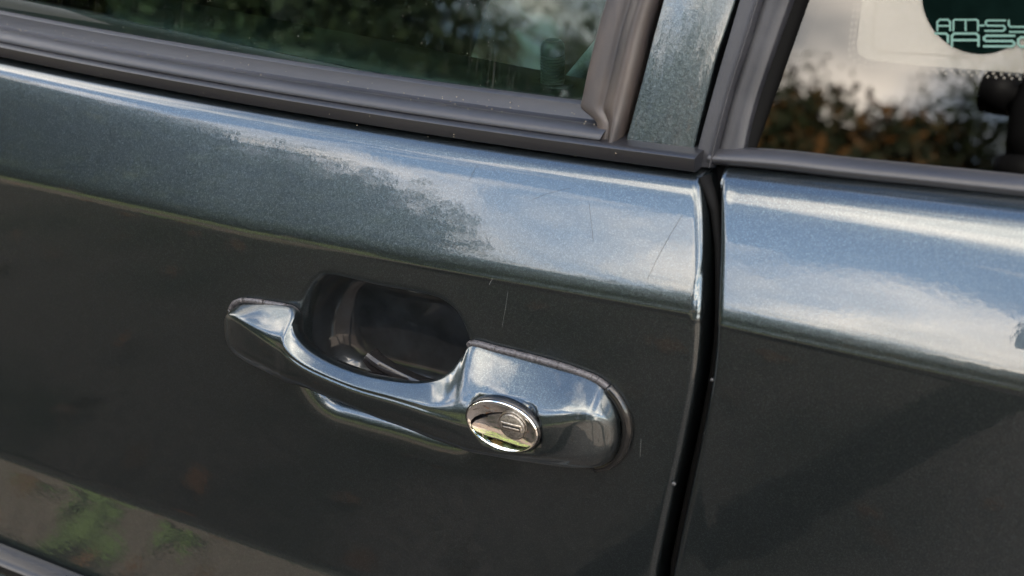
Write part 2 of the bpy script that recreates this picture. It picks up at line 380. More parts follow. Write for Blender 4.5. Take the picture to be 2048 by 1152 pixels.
def lines(*segs):
    out = []
    for a, b, st in segs: out += list(np.arange(a, b-1e-9, st))
    out.append(segs[-1][1]); return np.array(out)
EDGE_R = .0032
def panel(name, xs, zs, edge_fn, side, rear=False, recess=False, parent=None):
    """grid skin; the columns in 'e' offsets follow the panel gap"""
    nz = len(zs)
    E = np.array([.028, .022, .017, .013, .010, .0075, .0058, .0045, .0035, .0026, .0019, .0013, .0008, .0004, .0001, 0.])
    cols = []
    if side > 0:    # gap on the +x end
        base = xs
        for x in base: cols.append(('b', x))
        for e in E: cols.append(('e', e))
    else:
        for e in E[::-1]: cols.append(('e', e))
        for x in xs: cols.append(('b', x))
    X = np.zeros((len(cols), nz)); EE = np.full((len(cols), nz), 9.)
    ref = xs[-1] if side > 0 else xs[0]
    for i, (k, v) in enumerate(cols):
        ge = gap_x(edge_fn, zs)
        if k == 'e': X[i] = ge - side*v; EE[i] = v
        else:
            # blend the regular columns so they end where the edge columns start
            span = .06; w = np.clip(1-abs(v-ref)/span, 0, 1)
            target = ge - side*(E[0]+.004)
            X[i] = v + w*(target-ref)
    Z = np.broadcast_to(zs, X.shape).copy()
    zb = zbq_of(X) if rear else zb_of(X)
    Z = np.where(Z > .918, .918+(Z-.918)*(zb-.918)/(.9565-.918), Z)     # the last row sits on the bowed belt line
    O = O_side(X, Z, rear)
    r = np.clip(EDGE_R-EE, 0, EDGE_R)
    O = O - (EDGE_R-np.sqrt(np.maximum(EDGE_R**2-r**2, 0)))
    if recess: O = O - recess_depth(X, Z)
    V = np.stack([X, -O, Z], -1).reshape(-1, 3)
    n = len(cols); F = []
    for i in range(n-1):
        for j in range(nz-1): F.append((i*nz+j, (i+1)*nz+j, (i+1)*nz+j+1, i*nz+j+1))
    V = list(V)
    # flange into the gap
    ei = n-1 if side > 0 else 0
    k = len(V)
    for j in range(nz):
        v = V[ei*nz+j]; V.append((v[0], v[1]+.03, v[2]))
    for j in range(nz-1): F.append((ei*nz+j, ei*nz+j+1, k+j+1, k+j))
    # shelf under the window trim: turns in level, then up
    k1 = len(V)
    for i in range(n):
        v = V[i*nz+nz-1]; V.append((v[0], v[1]+.002, v[2]+.0003))
    k2 = len(V)
    for i in range(n):
        v = V[i*nz+nz-1]; V.append((v[0], max(v[1]+.022, .050), v[2]+.0006))
    for i in range(n-1):
        F.append((i*nz+nz-1, (i+1)*nz+nz-1, k1+i+1, k1+i)); F.append((k1+i, k1+i+1, k2+i+1, k2+i))
    if recess:      # the cup behind the grip is a piece of its own
        Va = np.array([tuple(v) for v in V]); Fa = np.array(F); ctr = Va[Fa].mean(1)
        sel = np.zeros(len(F), bool); box_ = (ctr[:, 0] > -.09) & (ctr[:, 0] < .04) & (ctr[:, 2] > .79) & (ctr[:, 2] < .90)
        dd_ = sd_poly(ctr[box_, 0], ctr[box_, 2], RECESS); lo_ = np.clip((.842-ctr[box_, 2])/.02, 0, 1)
        sel[box_] = dd_ < -.0012-.006*lo_
        bnd = np.intersect1d(np.unique(Fa[sel]), np.unique(Fa[~sel])); e_ = 1e-4
        for _ in range(2):
            bx, bz = Va[bnd, 0], Va[bnd, 2]; lv = np.clip((.842-bz)/.02, 0, 1)*.006+.0012
            d0 = sd_poly(bx, bz, RECESS)+lv
            gx2 = (sd_poly(bx+e_, bz, RECESS)-sd_poly(bx-e_, bz, RECESS))/(2*e_); gz2 = (sd_poly(bx, bz+e_, RECESS)-sd_poly(bx, bz-e_, RECESS))/(2*e_)
            st = np.clip(d0, -.0006, .0006); Va[bnd, 0] -= st*gx2; Va[bnd, 2] -= st*gz2
        Va[bnd, 1] = -(O_side(Va[bnd, 0], Va[bnd, 2])-recess_depth(Va[bnd, 0], Va[bnd, 2])); V = list(Va)
        used = np.unique(Fa[sel]); idx = -np.ones(len(Va), int); idx[used] = np.arange(len(used))
        cup = mesh_obj('handle_recess', Va[used], idx[Fa[sel]], CUP)
        F = [f for f, k_ in zip(F, sel) if not k_]
    o = mesh_obj(name, V, F, PAINT, parent)
    if recess: cup.parent = o
    return o
# rows: absolute heights below the crease region, then up to the belt (belt bow handled by clamping t)
zs_door = lines((.28, .60, .02), (.60, .69, .006), (.69, .71, .0012), (.71, .795, .005), (.795, .900, .0006), (.900, .918, .00045), (.918, .948, .0015), (.948, .9565, .0005))
xs_door = lines((-1.35, -.45, .03), (-.45, -.085, .006), (-.085, .036, .0006), (.036, .112, .004))
door = panel('door', xs_door, zs_door, GAP_D, +1, recess=True, parent=car)
zs_q = lines((.28, .60, .03), (.60, .69, .012), (.69, .71, .0012), (.71, .88, .008), (.88, .900, .003), (.900, .918, .00045), (.918, .948, .0015), (.948, .9565, .0005))
xs_q = lines((.19, .42, .008), (.42, 1.45, .04))
quarter = panel('rear_quarter_panel', xs_q, zs_q, GAP_Q, -1, rear=True, parent=car)

# dark jamb and rubber weatherstrip behind the gap
gz = np.linspace(.28, 1.36, 80)
gx = (gap_x(GAP_D, gz)+gap_x(GAP_Q, gz))/2
V, F = loft([[(x-hw+k*.8, .036+k*1.2, z), (x+hw*.6+k*.8, .036+k*1.2, z), (x+hw*.6+k*.8, .042+k*1.2, z), (x-hw+k*.8, .042+k*1.2, z)] for x, z, k, hw in zip(gx, gz, np.clip(gz-.940, 0, 1)*.29, np.interp(gz, [.94, .97], [.03, .022]))])
jamb = mesh_obj('door_jamb', V, F, BLACK, car)
V, F = tube([(x+.0012, .012-float(O_side(x, min(z, .955)))*.9, z) for x, z in zip(gx, gz) if z < .975], .0026, 8, (1, 1.4))
mesh_obj('weatherstrip', V, F, BLACK, jamb)

# side rub moulding low on the door
ms = [(-.020, .560), (-.0420, .563), (-.0470, .570), (-.0480, .585), (-.0470, .604), (-.0440, .613), (-.0400, .617), (-.0330, .6195), (-.0300, .6250), (-.0270, .6285), (-.0150, .6300)]
rings = [[(x, y, z+.006) for y, z in ms] for x in (-1.34, -1.0, -.6, -.3, -.1, .0, .105)]
V, F = loft(rings)
sharp(mesh_obj('side_moulding', V, F, PAINT, door), 40)
V, F = loft([[(x, y, z+.006) for y, z in ((-.0270, .6290), (-.0300, .6275), (-.0300, .6345), (-.0262, .6365), (-.0150, .6370), (-.0150, .6290))] for x in (-1.34, .105)])
sharp(mesh_obj('moulding_lip', V, F, GLOSS_BLACK, door), 30)

# ---- pull handle: stations across the handle (top pixel, bottom pixel, ridge position, ridge height, top height, back height in mm)
ST = [
 ((459, 638), (459, 660), .10,  4.0, 1.0, -3),
 ((463, 622), (462, 676), .10,  7.0, 1.2, -3),
 ((478, 607), (475, 700), .10, 10.5, 1.6, -3),
 ((505, 606), (508, 722), .14, 13.5, 2.0, -3),
 ((545, 611), (552, 741), .25, 16.3, 3.0, -3),
 ((578, 619), (584, 755), .32, 18.4, 5.0, -3),
 ((587, 634), (598, 760), .30, 19.4, 8.0, 0),
 ((584, 655), (616, 767), .27, 20.4, 11.5, 4),
 ((594, 681), (642, 774), .23, 21.2, 14., 6),
 ((620, 706), (675, 786), .20, 22.0, 15.5, 7),
 ((665, 730), (722, 804), .18, 22.8, 16.5, 8),
 ((720, 750), (780, 828), .18, 23.3, 17., 8),
 ((785, 764), (842, 851), .19, 23.6, 16.8, 8),
 ((835, 768), (885, 870), .22, 23.8, 15.0, 8),
 ((872, 762), (920, 881), .28, 23.9, 12.0, 6),
 ((900, 744), (948, 889), .36, 23.9, 9.0, 3),
 ((921, 718), (975, 896), .44, 23.9, 5.8, 0),
 ((943, 694), (1005, 903), .50, 23.8, 2.8, -3),
 ((990, 703), (1046, 911), .48, 23.4, 2.0, -3),
 ((1060, 722), (1098, 919), .42, 22.6, 2.0, -3),
 ((1120, 738), (1146, 926), .34, 21.5, 2.0, -3),
 ((1165, 751), (1182, 930), .27, 19.5, 2.0, -3),
 ((1200, 768), (1208, 929), .22, 16.5, 1.8, -3),
 ((1224, 792), (1228, 916), .20, 12.5, 1.5, -3),
 ((1239, 820), (1241, 890), .24,  8.0, 1.2, -3),
 ((1244, 843), (1244, 868), .30,  4.5, 1.0, -3)]
LC_H, LOCK_A, LOCK_B = .0240, .0187, .0132
LOCK_C = on_door(1004, 852, h=LC_H)
rows = []
for (tp, bp, va, H, hT, hb) in ST:
    hB = max(1.5, .22*H+max(hb, 0)*.5)
    T = on_door(*tp, h=hT*.001); B = on_door(*bp, h=hB*.001)
    rows.append([T[0], T[2], B[0], B[2], va, H*.001, hT*.001, hB*.001, hb*.001])
rows = catmull(np.array(rows), 7)
rings = []
for Tx, Tz, Bx, Bz, va, H, hT, hB, hb in rows:
    sec = np.array([(-.005, hT*.6+hb*.4), (0, hT), (va*.45, hT+(H-hT)*.53), (va*.80, hT+(H-hT)*.86), (va+.02, H*.965), (va+.11, H), ((va+1)*.5+.06, H*.975), (.82, H*.875), (.92, H*.72), (.985, (hB+H*.52)/2), (1.0, hB)])
    cs = catmull(sec, 4)
    ring = []
    for s_, h in cs:
        x = Tx+(Bx-Tx)*s_; z = Tz+(Bz-Tz)*s_
        ring.append((x, -(float(O_side(x, z))+h), z))
    for s_ in (.9, .5, .1):
        x = Tx+(Bx-Tx)*s_; z = Tz+(Bz-Tz)*s_
        ring.append((x, -(float(O_side(x, z))+min(hb, hT*.6+hb*.4)), z))
    rings.append(ring)
RA = np.array(rings); kern = np.exp(-.5*(np.arange(-8, 9)/4.5)**2); kern /= kern.sum()
for j in range(1, RA.shape[1]-3):                       # even out the heights along the handle
    yy = np.pad(RA[:, j, 1], 8, mode='edge'); lk = ((RA[:, j, 0]-LOCK_C[0])/LOCK_A)**2+((RA[:, j, 2]-LOCK_C[2])/LOCK_B)**2
    sm = np.convolve(yy, kern, 'valid'); ok = np.ones(len(sm), bool); ok[:6] = ok[-6:] = False
    RA[ok, j, 1] = sm[ok]
for i in range(RA.shape[0]):
    for j in range(RA.shape[1]-3):                      # pocket for the key lock
        if ((RA[i, j, 0]-LOCK_C[0])/LOCK_A)**2+((RA[i, j, 2]-LOCK_C[2])/LOCK_B)**2 < .95: RA[i, j, 1] = max(RA[i, j, 1], LOCK_C[1]+.007)
rings = [list(map(tuple, r)) for r in RA]
V, F = loft(rings)
handle = mesh_obj('door_handle', V, F, PAINT, door)
handle['label'] = 'body-coloured pull handle arching over its recess'

# gasket pieces between handle and door
def gasket(pix, rad, mat, hs=.0012, name='gasket_segment'):
    P = catmull([on_door(*p, h=hs) for p in pix], 5)
    V, F = tube(P, rad, 10, (1, 1))
    return mesh_obj(name, V, F, mat, door)
GTOP = catmull(np.array([(938, 691), (944, 687), (960, 689), (992, 698), (1033, 708), (1075, 719), (1118, 731), (1154, 743), (1185, 755), (1200, 763), (1216, 775)], float), 12)
def along(xa, xb):
    m = [tuple(p) for p in GTOP if xa+1.2 < p[0] < xb-1.2]
    f = lambda x: (x, float(np.interp(x, GTOP[:, 0], GTOP[:, 1])))
    return [f(xa+.5)] + m[::3] + [f(xb-.5)]
cr = [938, 946, 992, 1033, 1075, 1118, 1154, 1185, 1196, 1216]
for a, b in zip(cr[:-1], cr[1:]): gasket(along(a, b), .0017, GREY_PLASTIC)
gasket([(1216, 775), (1234, 796), (1249, 826), (1255, 858), (1250, 890), (1236, 914), (1216, 929), (1190, 934)], .0026, GLOSS_BLACK, .0012)
for q in ([(462, 618), (468, 608), (477, 603), (486, 601)], [(489, 601), (505, 602), (526, 605)], [(529, 606), (550, 609), (571, 613)], [(574, 614), (586, 618), (593, 624), (595, 628)]):
    gasket(q, .0016, GREY_PLASTIC)
gasket([(1196, 935), (1140, 930), (1080, 922), (1020, 912), (975, 900), (948, 891)], .0013, GLOSS_BLACK, .0003)
gasket([(478, 704), (510, 727), (552, 745), (588, 761), (606, 768)], .0013, GLOSS_BLACK, .0003)
gasket([(462, 620), (456, 640), (456, 664), (464, 688), (480, 706)], .0016, GLOSS_BLACK, .0004)

# release lever inside the recess
lt = [(736, 706), (757, 721), (790, 739), (830, 758), (868, 772)]
lb = [(727, 722), (742, 741), (770, 760), (805, 776), (850, 788)]
rings = []
for a, b in zip(catmull(np.array(lt, float), 4), catmull(np.array(lb, float), 4)):
    A = on_door(*a, h=.004); B = on_door(*b, h=.002)
    rings.append([A, A*.85+B*.15+np.array([0, -.0014, 0]), A*.65+B*.35+np.array([0, -.0020, 0]), A*.45+B*.55+np.array([0, -.0012, 0]), A*.22+B*.78+np.array([0, -.0020, 0]), B, (A+B)/2+np.array([0, .010, 0])])
V, F = loft(rings)
sharp(mesh_obj('release_lever', V, F, simple('lever_plastic', (.012, .011, .011), .22), door), 30)

# key lock set into the handle
ln = np.array([.03, -1, -.03]); ln /= np.linalg.norm(ln)
lc = LOCK_C
pr = [(.0, -.0024), (.2, -.0023), (.40, -.0020), (.60, -.0014), (.78, -.0006), (.90, .0001), (.945, .0005), (.965, .0009), (.985, .0008), (1.0, .0002), (1.0, -.006)]
A_, B_ = LOCK_A, LOCK_B
V, F = lathe([(r*A_, h) for r, h in pr], lc, ln, (1, 0, 0), 72, (1, B_/A_))
surround = mesh_obj('lock_surround', V, F, CHROME, door)
V, F = lathe([(1.0*A_*1.035, -.004), (1.0*A_*1.035, .0000), (A_*1.0, .0001), (A_*1.0, -.004)], lc, ln, (1, 0, 0), 72, (1, B_/A_*1.015))
mesh_obj('lock_seal', V, F, GLOSS_BLACK, door)
kc = on_plane(1025, 852, ln, lc - ln*.0012)
u = np.cross((0, 0, 1.), ln); u = np.array([1, 0, 0.]); u -= ln*u.dot(ln); u /= np.linalg.norm(u); w = np.cross(ln, u); w = w if w[2] > 0 else -w
V, F = lathe([(.0, .0012), (.0060, .0012), (.0064, .0009), (.0066, .0002), (.0066, -.004)], kc, ln, (1, 0, 0), 48)
mesh_obj('lock_cylinder', V, F, STEEL, door)
V, F = lathe([(.0067, -.004), (.0067, .0001), (.0073, .0001), (.0074, -.004)], kc, ln, (1, 0, 0), 48)
mesh_obj('lock_collar', V, F, simple('worn_collar', (.20, .17, .14), .4, .8, noise=.3, scale=800), door)
def frame_box(c, su, sw, sn, name, mat, bev=.0003):
    V = []
    for a in (-1, 1):
        for b in (-1, 1):
            for d in (-1, 1): V.append(c+u*su/2*a+w*sw/2*b+ln*sn/2*d)
    F = [(0,1,3,2),(4,6,7,5),(0,4,5,1),(2,3,7,6),(0,2,6,4),(1,5,7,3)]
    return mesh_obj(name, V, F, mat, door, True, bev)
sc_ = kc+ln*.0012
frame_box(sc_, .0106, .0040, .0006, 'slot_shutter', STEEL_BRIGHT)
frame_box(sc_+ln*.00025, .0094, .0026, .0004, 'key_slot', DARK_SLOT, .0001)
frame_box(sc_+ln*.00045-w*.0004, .0086, .0009, .0004, 'slot_flap', STEEL_BRIGHT, .0001)

# ---- waist trim of the door window, swept along the belt
def sweep(name, prof, x0, x1, mat, parent, slant=0., n=40, dz=bow, shift=(0, 0)):
    xs = np.linspace(x0, x1, n); rings = []; prof = [(y+shift[0], z+shift[1]) for y, z in prof]
    for i, x in enumerate(xs):
        rings.append([(x + (slant*(z-prof[0][1]) if i == n-1 else 0), y, z+float(dz(x))) for y, z in prof])
    V, F = loft(rings)
    return sharp(mesh_obj(name, V, F, mat, parent), 38)
strip_end = on_y(1378, 325, .022)[0]
strip = sweep('waist_strip', [(.0235, .9636), (.0222, .9642), (.0218, .9650), (.0222, .9700), (.0228, .9706), (.0260, .9710), (.046, .9710), (.046, .9636)], -1.30, strip_end, STRIP, car, shift=(.006, -.0030))
seal_end = on_y(1194, 275, .030)[0]
seal = sweep('window_seal', [(.0285, .9700), (.0287, .9712), (.0300, .9726), (.0325, .9739), (.0350, .9744), (.0372, .9742), (.0392, .9730), (.0420, .9722), (.0446, .9732), (.0462, .9760), (.0472, .9788), (.0485, .9796), (.0502, .9798), (.0515, .9790), (.053, .9700)], -1.30, seal_end, RUBBER, car, slant=.35, shift=(.004, -.0016))

# ---- side window frames, pillar, glass (all lie on the leaning window plane)
def win_loft(name, Lp, Rp, prof, mat, parent, extend=.36, depth=.006, sub=6, ang=38, h0=0., extend0=0.):
    L_ = [on_win(*p, h=h0) for p in Lp]; R_ = [on_win(*p, h=h0) for p in Rp]
    L_ = list(catmull(L_, sub)); R_ = list(catmull(R_, sub))
    if extend:
        for A in (L_, R_):
            d = A[-1]-A[-1-sub]; A.append(A[-1]+d/np.linalg.norm(d)*extend)
    if extend0:
        for A in (L_, R_):
            d = A[0]-A[sub]; A.insert(0, A[0]+d/np.linalg.norm(d)*extend0)
    rings = []
    pr_ = catmull(np.array(prof, float), 3)
    for a, b in zip(L_, R_):
        ring = [a+(b-a)*s+WN*(h) for s, h in pr_]
        ring += [b-WN*depth, a-WN*depth]
        rings.append(ring)
    V, F = loft(rings)
    return sharp(mesh_obj(name, V, F, mat, parent), ang)
win_loft('pillar_seal', [(1201, 280), (1199, 247), (1186, 232), (1166, 214), (1170, 190), (1181, 137), (1199, 62), (1217, 0)],
         [(1241, 287), (1250, 253), (1254, 238), (1260, 218), (1266, 192), (1280, 137), (1298, 62), (1317, 0)],
         [(0, .000), (.03, .0035), (.10, .0046), (.40, .0050), (.52, .0042), (.62, .0055), (.78, .0078), (.92, .0068), (.985, .0040), (1, .000)], RUBBER_BROWN, car, h0=.006, depth=.016)
win_loft('pillar_panel', [(1247, 292), (1281, 168), (1303, 82), (1325, 0)], [(1386, 314), (1430, 134), (1452, 66), (1474, 0)],
         [(0, -.003), (.012, -.0002), (.03, .0004), (.06, .00055), (.35, .00075), (.65, .00075), (.94, .00055), (.97, .0004), (.988, -.0002), (1, -.004)], PAINT, car, h0=.007, depth=.016)
win_loft('quarter_trim', [(1392, 332), (1436, 172), (1461, 86), (1486, 0)], [(1431, 334), (1467, 196), (1499, 96), (1529, 0)],
         [(0, .000), (.05, .0040), (.12, .0048), (.8, .0050), (.9, .0062), (.96, .0055), (1, .000)], RUBBER, car, h0=.004, depth=.012)
# quarter window: glass with its rubber surround
def win_slab(name, corners, h_out, thick, mat, parent, bevel=0.):
    """corners as (x, z) on the window plane"""
    P = [np.array([x, W0[1]+(z-W0[2])*GT, z])+WN*h_out for x, z in corners]
    V = P+[p-WN*thick for p in P]; n = len(P)
    F = [tuple(range(n)), tuple(range(2*n-1, n-1, -1))]+[(i, (i+1) % n, n+(i+1) % n, n+i) for i in range(n)]
    return mesh_obj(name, V, F, mat, parent, False, bevel)
qglass = win_slab('quarter_window', [(.148, .969), (1.30, 1.035), (1.30, 1.375), (.236, 1.375)], .0010, .004, GLASS_Q, car)
win_loft('window_surround', [(1438, 318), (1469, 198), (1500, 98), (1531, 0)], [(1490, 318), (1512, 218), (1548, 108), (1586, 0)],
         [(0, .000), (.04, .0045), (.2, .0054), (.6, .0052), (.9, .0036), (.97, .0026), (1, .000)], RUBBER, qglass)
win_loft('window_surround', [(1436, 293), (1560, 298), (1700, 313), (1870, 330), (2048, 348)], [(1428, 329), (1560, 341), (1700, 358), (1870, 376), (2048, 396)],
         [(0, .000), (.04, .0040), (.16, .0064), (.4, .0088), (.65, .0098), (.88, .0085), (.97, .0050), (1, .000)], RUBBER, qglass, extend=.9, depth=.012)
dglass = win_slab('door_window', [(-1.25, .958), (.088, .958), (.196, 1.375), (-1.25, 1.375)], -.0080, .004, GLASS, car)

# stickers inside the quarter window glass line
def px_poly(name, pix, h, thick, mat, parent, bevel=0.):
    P = [on_win(*p, h=h) for p in pix]; n = len(P)
    V = P+[p-WN*thick for p in P]
    F = [tuple(range(n)), tuple(range(2*n-1, n-1, -1))]+[(i, (i+1) % n, n+(i+1) % n, n+i) for i in range(n)]
    return mesh_obj(name, V, F, mat, parent, False, bevel)
def veil(name, col, fac):
    m = bpy.data.materials.new(name); m.use_nodes = True; nt = m.node_tree; nt.nodes.clear(); N = nt.nodes.new
    out = N('ShaderNodeOutputMaterial'); t = N('ShaderNodeBsdfTransparent'); d = N('ShaderNodeBsdfDiffuse'); d.inputs[0].default_value = (*col, 1)
    n = N('ShaderNodeTexNoise'); n.inputs['Scale'].default_value = 60
    r = N('ShaderNodeMapRange'); r.inputs['To Min'].default_value = fac*.85; r.inputs['To Max'].default_value = fac*1.15
    mx = N('ShaderNodeMixShader'); nt.links.new(n.outputs[0], r.inputs[0]); nt.links.new(r.outputs[0], mx.inputs[0]); nt.links.new(t.outputs[0], mx.inputs[1]); nt.links.new(d.outputs[0], mx.inputs[2])
    nt.links.new(mx.outputs[0], out.inputs[0]); return m
HS = .00125
px_poly('pale_sticker', [(1735, -60), (1722, 20), (1714, 90), (1718, 108), (1738, 121), (1800, 128), (1960, 140), (2120, 152), (2120, -60)], HS, .0002, veil('pale_film', (.62, .59, .50), .13), qglass)
dots = []
def dot_row(path, r, step):
    P = catmull(np.array(path, float), 30); acc = 0.; last = P[0]
    for q in P[1:]:
        acc += np.linalg.norm(q-last); last = q
        if acc >= step:
            acc = 0.; ang = [k*math.pi/3 for k in range(6)]
            ring = [on_win(q[0]+r*math.cos(a), q[1]+r*math.sin(a), h=HS+.0002) for a in ang]
            dots.append((ring+[p-WN*.0002 for p in ring], [tuple(range(6))]+[(i, (i+1) % 6, 6+(i+1) % 6, 6+i) for i in range(6)]))
dot_row([(1728, -60), (1716, 20), (1708, 92), (1712, 111), (1735, 126), (1800, 133), (1960, 145), (2120, 157)], 3.5, 12)
dot_row([(1720, -60), (1708, 20), (1700, 94), (1705, 116), (1732, 133), (1800, 140), (1960, 152), (2120, 164)], 3.2, 12)
d_ = mesh_obj('sticker_dots', *join(*dots), veil('pale_dots', (.62, .59, .50), .16), qglass, False); d_['kind'] = 'stuff'
rl = catmull(np.array([(1758, -60), (1750, 20), (1745, 80), (1750, 97), (1766, 103), (1850, 108), (1940, 114)], float), 6)
rib = []
for a, b in zip(rl[:-1], rl[1:]):
    d = (b-a)/np.linalg.norm(b-a); n2 = np.array([-d[1], d[0]])*1.2
    rib.append(([on_win(*q, h=HS+.0002) for q in (a+n2, b+n2, b-n2, a-n2)], [(0, 1, 2, 3)]))
mesh_obj('sticker_outline', *join(*rib), veil('sticker_line', (.25, .23, .19), .35), qglass, False)
px_poly('round_sticker', [(1962+118*math.cos(a), -10+118*math.sin(a)) for a in np.linspace(0, 2*math.pi, 72, endpoint=False)], HS+.0006, .0004,
        simple('dark_green_vinyl', (.0016, .0045, .0038), .8, noise=.2, scale=120, spec=.0), qglass)
LET = [
 [(1192, 167), (1192, 120), (1205, 108), (1250, 108), (1262, 120), (1262, 167)], [(1192, 142), (1262, 142)],
 [(1280, 167), (1280, 114), (1290, 108), (1405, 108), (1415, 114), (1415, 167)], [(1347, 108), (1347, 167)],
 [(1424, 140), (1448, 140)],
 [(1565, 112), (1465, 112), (1458, 120), (1458, 132), (1468, 141), (1555, 141), (1563, 149), (1563, 160), (1552, 169), (1455, 169)],
 [(1584, 112), (1584, 138), (1594, 147), (1680, 147)], [(1680, 112), (1680, 165), (1670, 175), (1590, 175)],
 [(1182, 184), (1238, 184), (1250, 195), (1250, 232)],
 [(1272, 252), (1272, 197), (1285, 184), (1405, 184), (1418, 197), (1418, 252)], [(1272, 220), (1418, 220)],
 [(1614, 196), (1462, 196), (1448, 206), (1448, 216), (1460, 225), (1602, 225), (1614, 234), (1614, 245), (1602, 254), (1448, 254)],
 [(1730, 205), (1650, 205), (1636, 217), (1636, 242), (1650, 256), (1730, 256)]]
quads = []
for k, pl in enumerate(LET):
    wdt = 1.75 if k < 8 else 2.25
    pl = [np.array([1440+x/2.743, y/2.743]) for x, y in pl]
    for a, b in zip(pl[:-1], pl[1:]):
        d = (b-a)/np.linalg.norm(b-a); n2 = np.array([-d[1], d[0]])*wdt; a2, b2 = a-d*wdt*.8, b+d*wdt*.8
        h = HS+.0008+.00002*len(quads)/10
        P = [on_win(*q, h=h) for q in (a2+n2, b2+n2, b2-n2, a2-n2)]
        quads.append((P+[p-WN*.0002 for p in P], [(0, 1, 2, 3), (0, 1, 5, 4), (1, 2, 6, 5), (2, 3, 7, 6), (3, 0, 4, 7)]))
mesh_obj('sticker_lettering', *join(*quads), simple('mint_print', (.11, .19, .165), .7, spec=0), qglass, False)['label'] = 'two rows of mint lettering on dark round sticker'

# ---- inside the door and cabin
INT_BLACK = simple('interior_black_vinyl', (.016, .019, .018), .45, noise=.2, scale=400)
trim_dz = lambda x: .976-.050*(x+.0)
ip = [(.066, -.25), (.066, -.010), (.068, -.0035), (.073, 0), (.086, .0004), (.105, -.002), (.118, -.012), (.122, -.25)]
inner = sweep('inner_door_trim', ip, -1.30, .075, INT_BLACK, car, n=30, dz=trim_dz)
sweep('inner_window_seal', [(.0595, -.02), (.0585, -.006), (.060, -.003), (.064, -.004), (.0655, -.02)], -1.30, .072, simple('inner_seal_rubber', (.03, .034, .033), .35), inner, n=30, dz=trim_dz)
kb = np.array([.0277, .086, trim_dz(.0277)-.0005])
prof = [(.0, -.004), (.0062, -.004), (.0060, .0005)]
z = .0010
for k in range(10):
    prof += [(.0060, z), (.0060, z+.0008), (.0054, z+.0010), (.0054, z+.0013)]; z += .00145
prof += [(.0058, z), (.0060, z+.002), (.0057, z+.0045), (.0048, z+.0060), (.0036, z+.0066), (.0030, z+.0060), (0, z+.0058)]
V, F = lathe(prof, kb, (.02, 0, 1), (1, 0, 0), 32)
sharp(mesh_obj('lock_knob', V, F, simple('knob_plastic', (.07, .075, .072), .28), car), 50)
V, F = lathe([(.012, -.002), (.012, .0004), (.0108, .0012), (.0075, .0014), (.0065, .0005)], kb, (0, 0, 1), (1, 0, 0), 32, (1, .7))
mesh_obj('knob_bezel', V, F, INT_BLACK, car)
# seat belt strap behind the glass
A, B = on_y(1128, 186, .125), on_y(1240, 52, .135)
dv = (B-A)/np.linalg.norm(B-A); sd = np.array([.006, .004, 0.])
V, F = loft([[A-sd, A+sd, A+sd+(0, .0012, 0), A-sd+(0, .0012, 0)], [B-sd, B+sd, B+sd+(0, .0012, 0), B-sd+(0, .0012, 0)], [B+dv*.2-sd, B+dv*.2+sd, B+dv*.2+sd+(0, .0012, 0), B+dv*.2-sd+(0, .0012, 0)]])
mesh_obj('seat_belt', V, F, simple('belt_webbing', (.28, .30, .29), .7, noise=.15, scale=900), car)
# seats
def seat_fabric():
    m, nt, p = new_mat('mottled_seat_fabric'); N = nt.nodes.new; L = nt.links.new
    tc = N('ShaderNodeTexCoord'); n = N('ShaderNodeTexNoise'); n.inputs['Scale'].default_value = 13; n.inputs['Detail'].default_value = 3; n.inputs['Distortion'].default_value = 1.2
    L(tc.outputs['Object'], n.inputs['Vector']); r = N('ShaderNodeValToRGB'); e = r.color_ramp.elements
    e[0].position = .42; e[0].color = (.05, .03, .022, 1); e[1].position = .62; e[1].color = (.55, .56, .56, 1)
    k = e.new(.5); k.color = (.14, .09, .07, 1)
    L(n.outputs[0], r.inputs[0]); L(r.outputs[0], p.inputs['Base Color']); p.inputs['Roughness'].default_value = .9
    return m
FAB = seat_fabric()
def seat(cx, cy):
    e = empty('seat'); e.parent = car
    rings = []
    for t in np.linspace(0, 1, 9):     # cushion, front to back
        x = cx-.50+.5*t; hgt = .10*math.sin(math.pi*min(1, .25+t*.6)); w_ = .25-.03*abs(t-.5)
        rings.append([(x, cy-w_, .34), (x, cy-w_-.01, .44+hgt*.6), (x, cy-w_*.7, .50+hgt), (x, cy, .47+hgt*.8), (x, cy+w_*.7, .50+hgt), (x, cy+w_+.01, .44+hgt*.6), (x, cy+w_, .34)])
    mesh_obj('seat_cushion', *loft(rings), FAB, e)
    rings = []
    for t in np.linspace(0, 1, 9):     # backrest, bottom to top
        zz_ = .50+.58*t; x = cx+.02+.17*t; w_ = .25-.06*t*t; d = .07-.02*t
        rings.append([(x-d*1.4, cy-w_, zz_), (x-d, cy-w_*.6, zz_), (x-d, cy+w_*.6, zz_), (x-d*1.4, cy+w_, zz_), (x+d, cy+w_*.9, zz_), (x+d, cy-w_*.9, zz_)])
    mesh_obj('seat_backrest', *loft(rings), FAB, e)
    V, F = tube([(cx+.19, cy-.12, 1.16), (cx+.19, cy, 1.17), (cx+.19, cy+.12, 1.16)], [.06, .075, .06], 14, (1, .7))
    mesh_obj('headrest', V, F, FAB, e)
    return e
seat(-.18, .45); seat(-.22, 1.08)
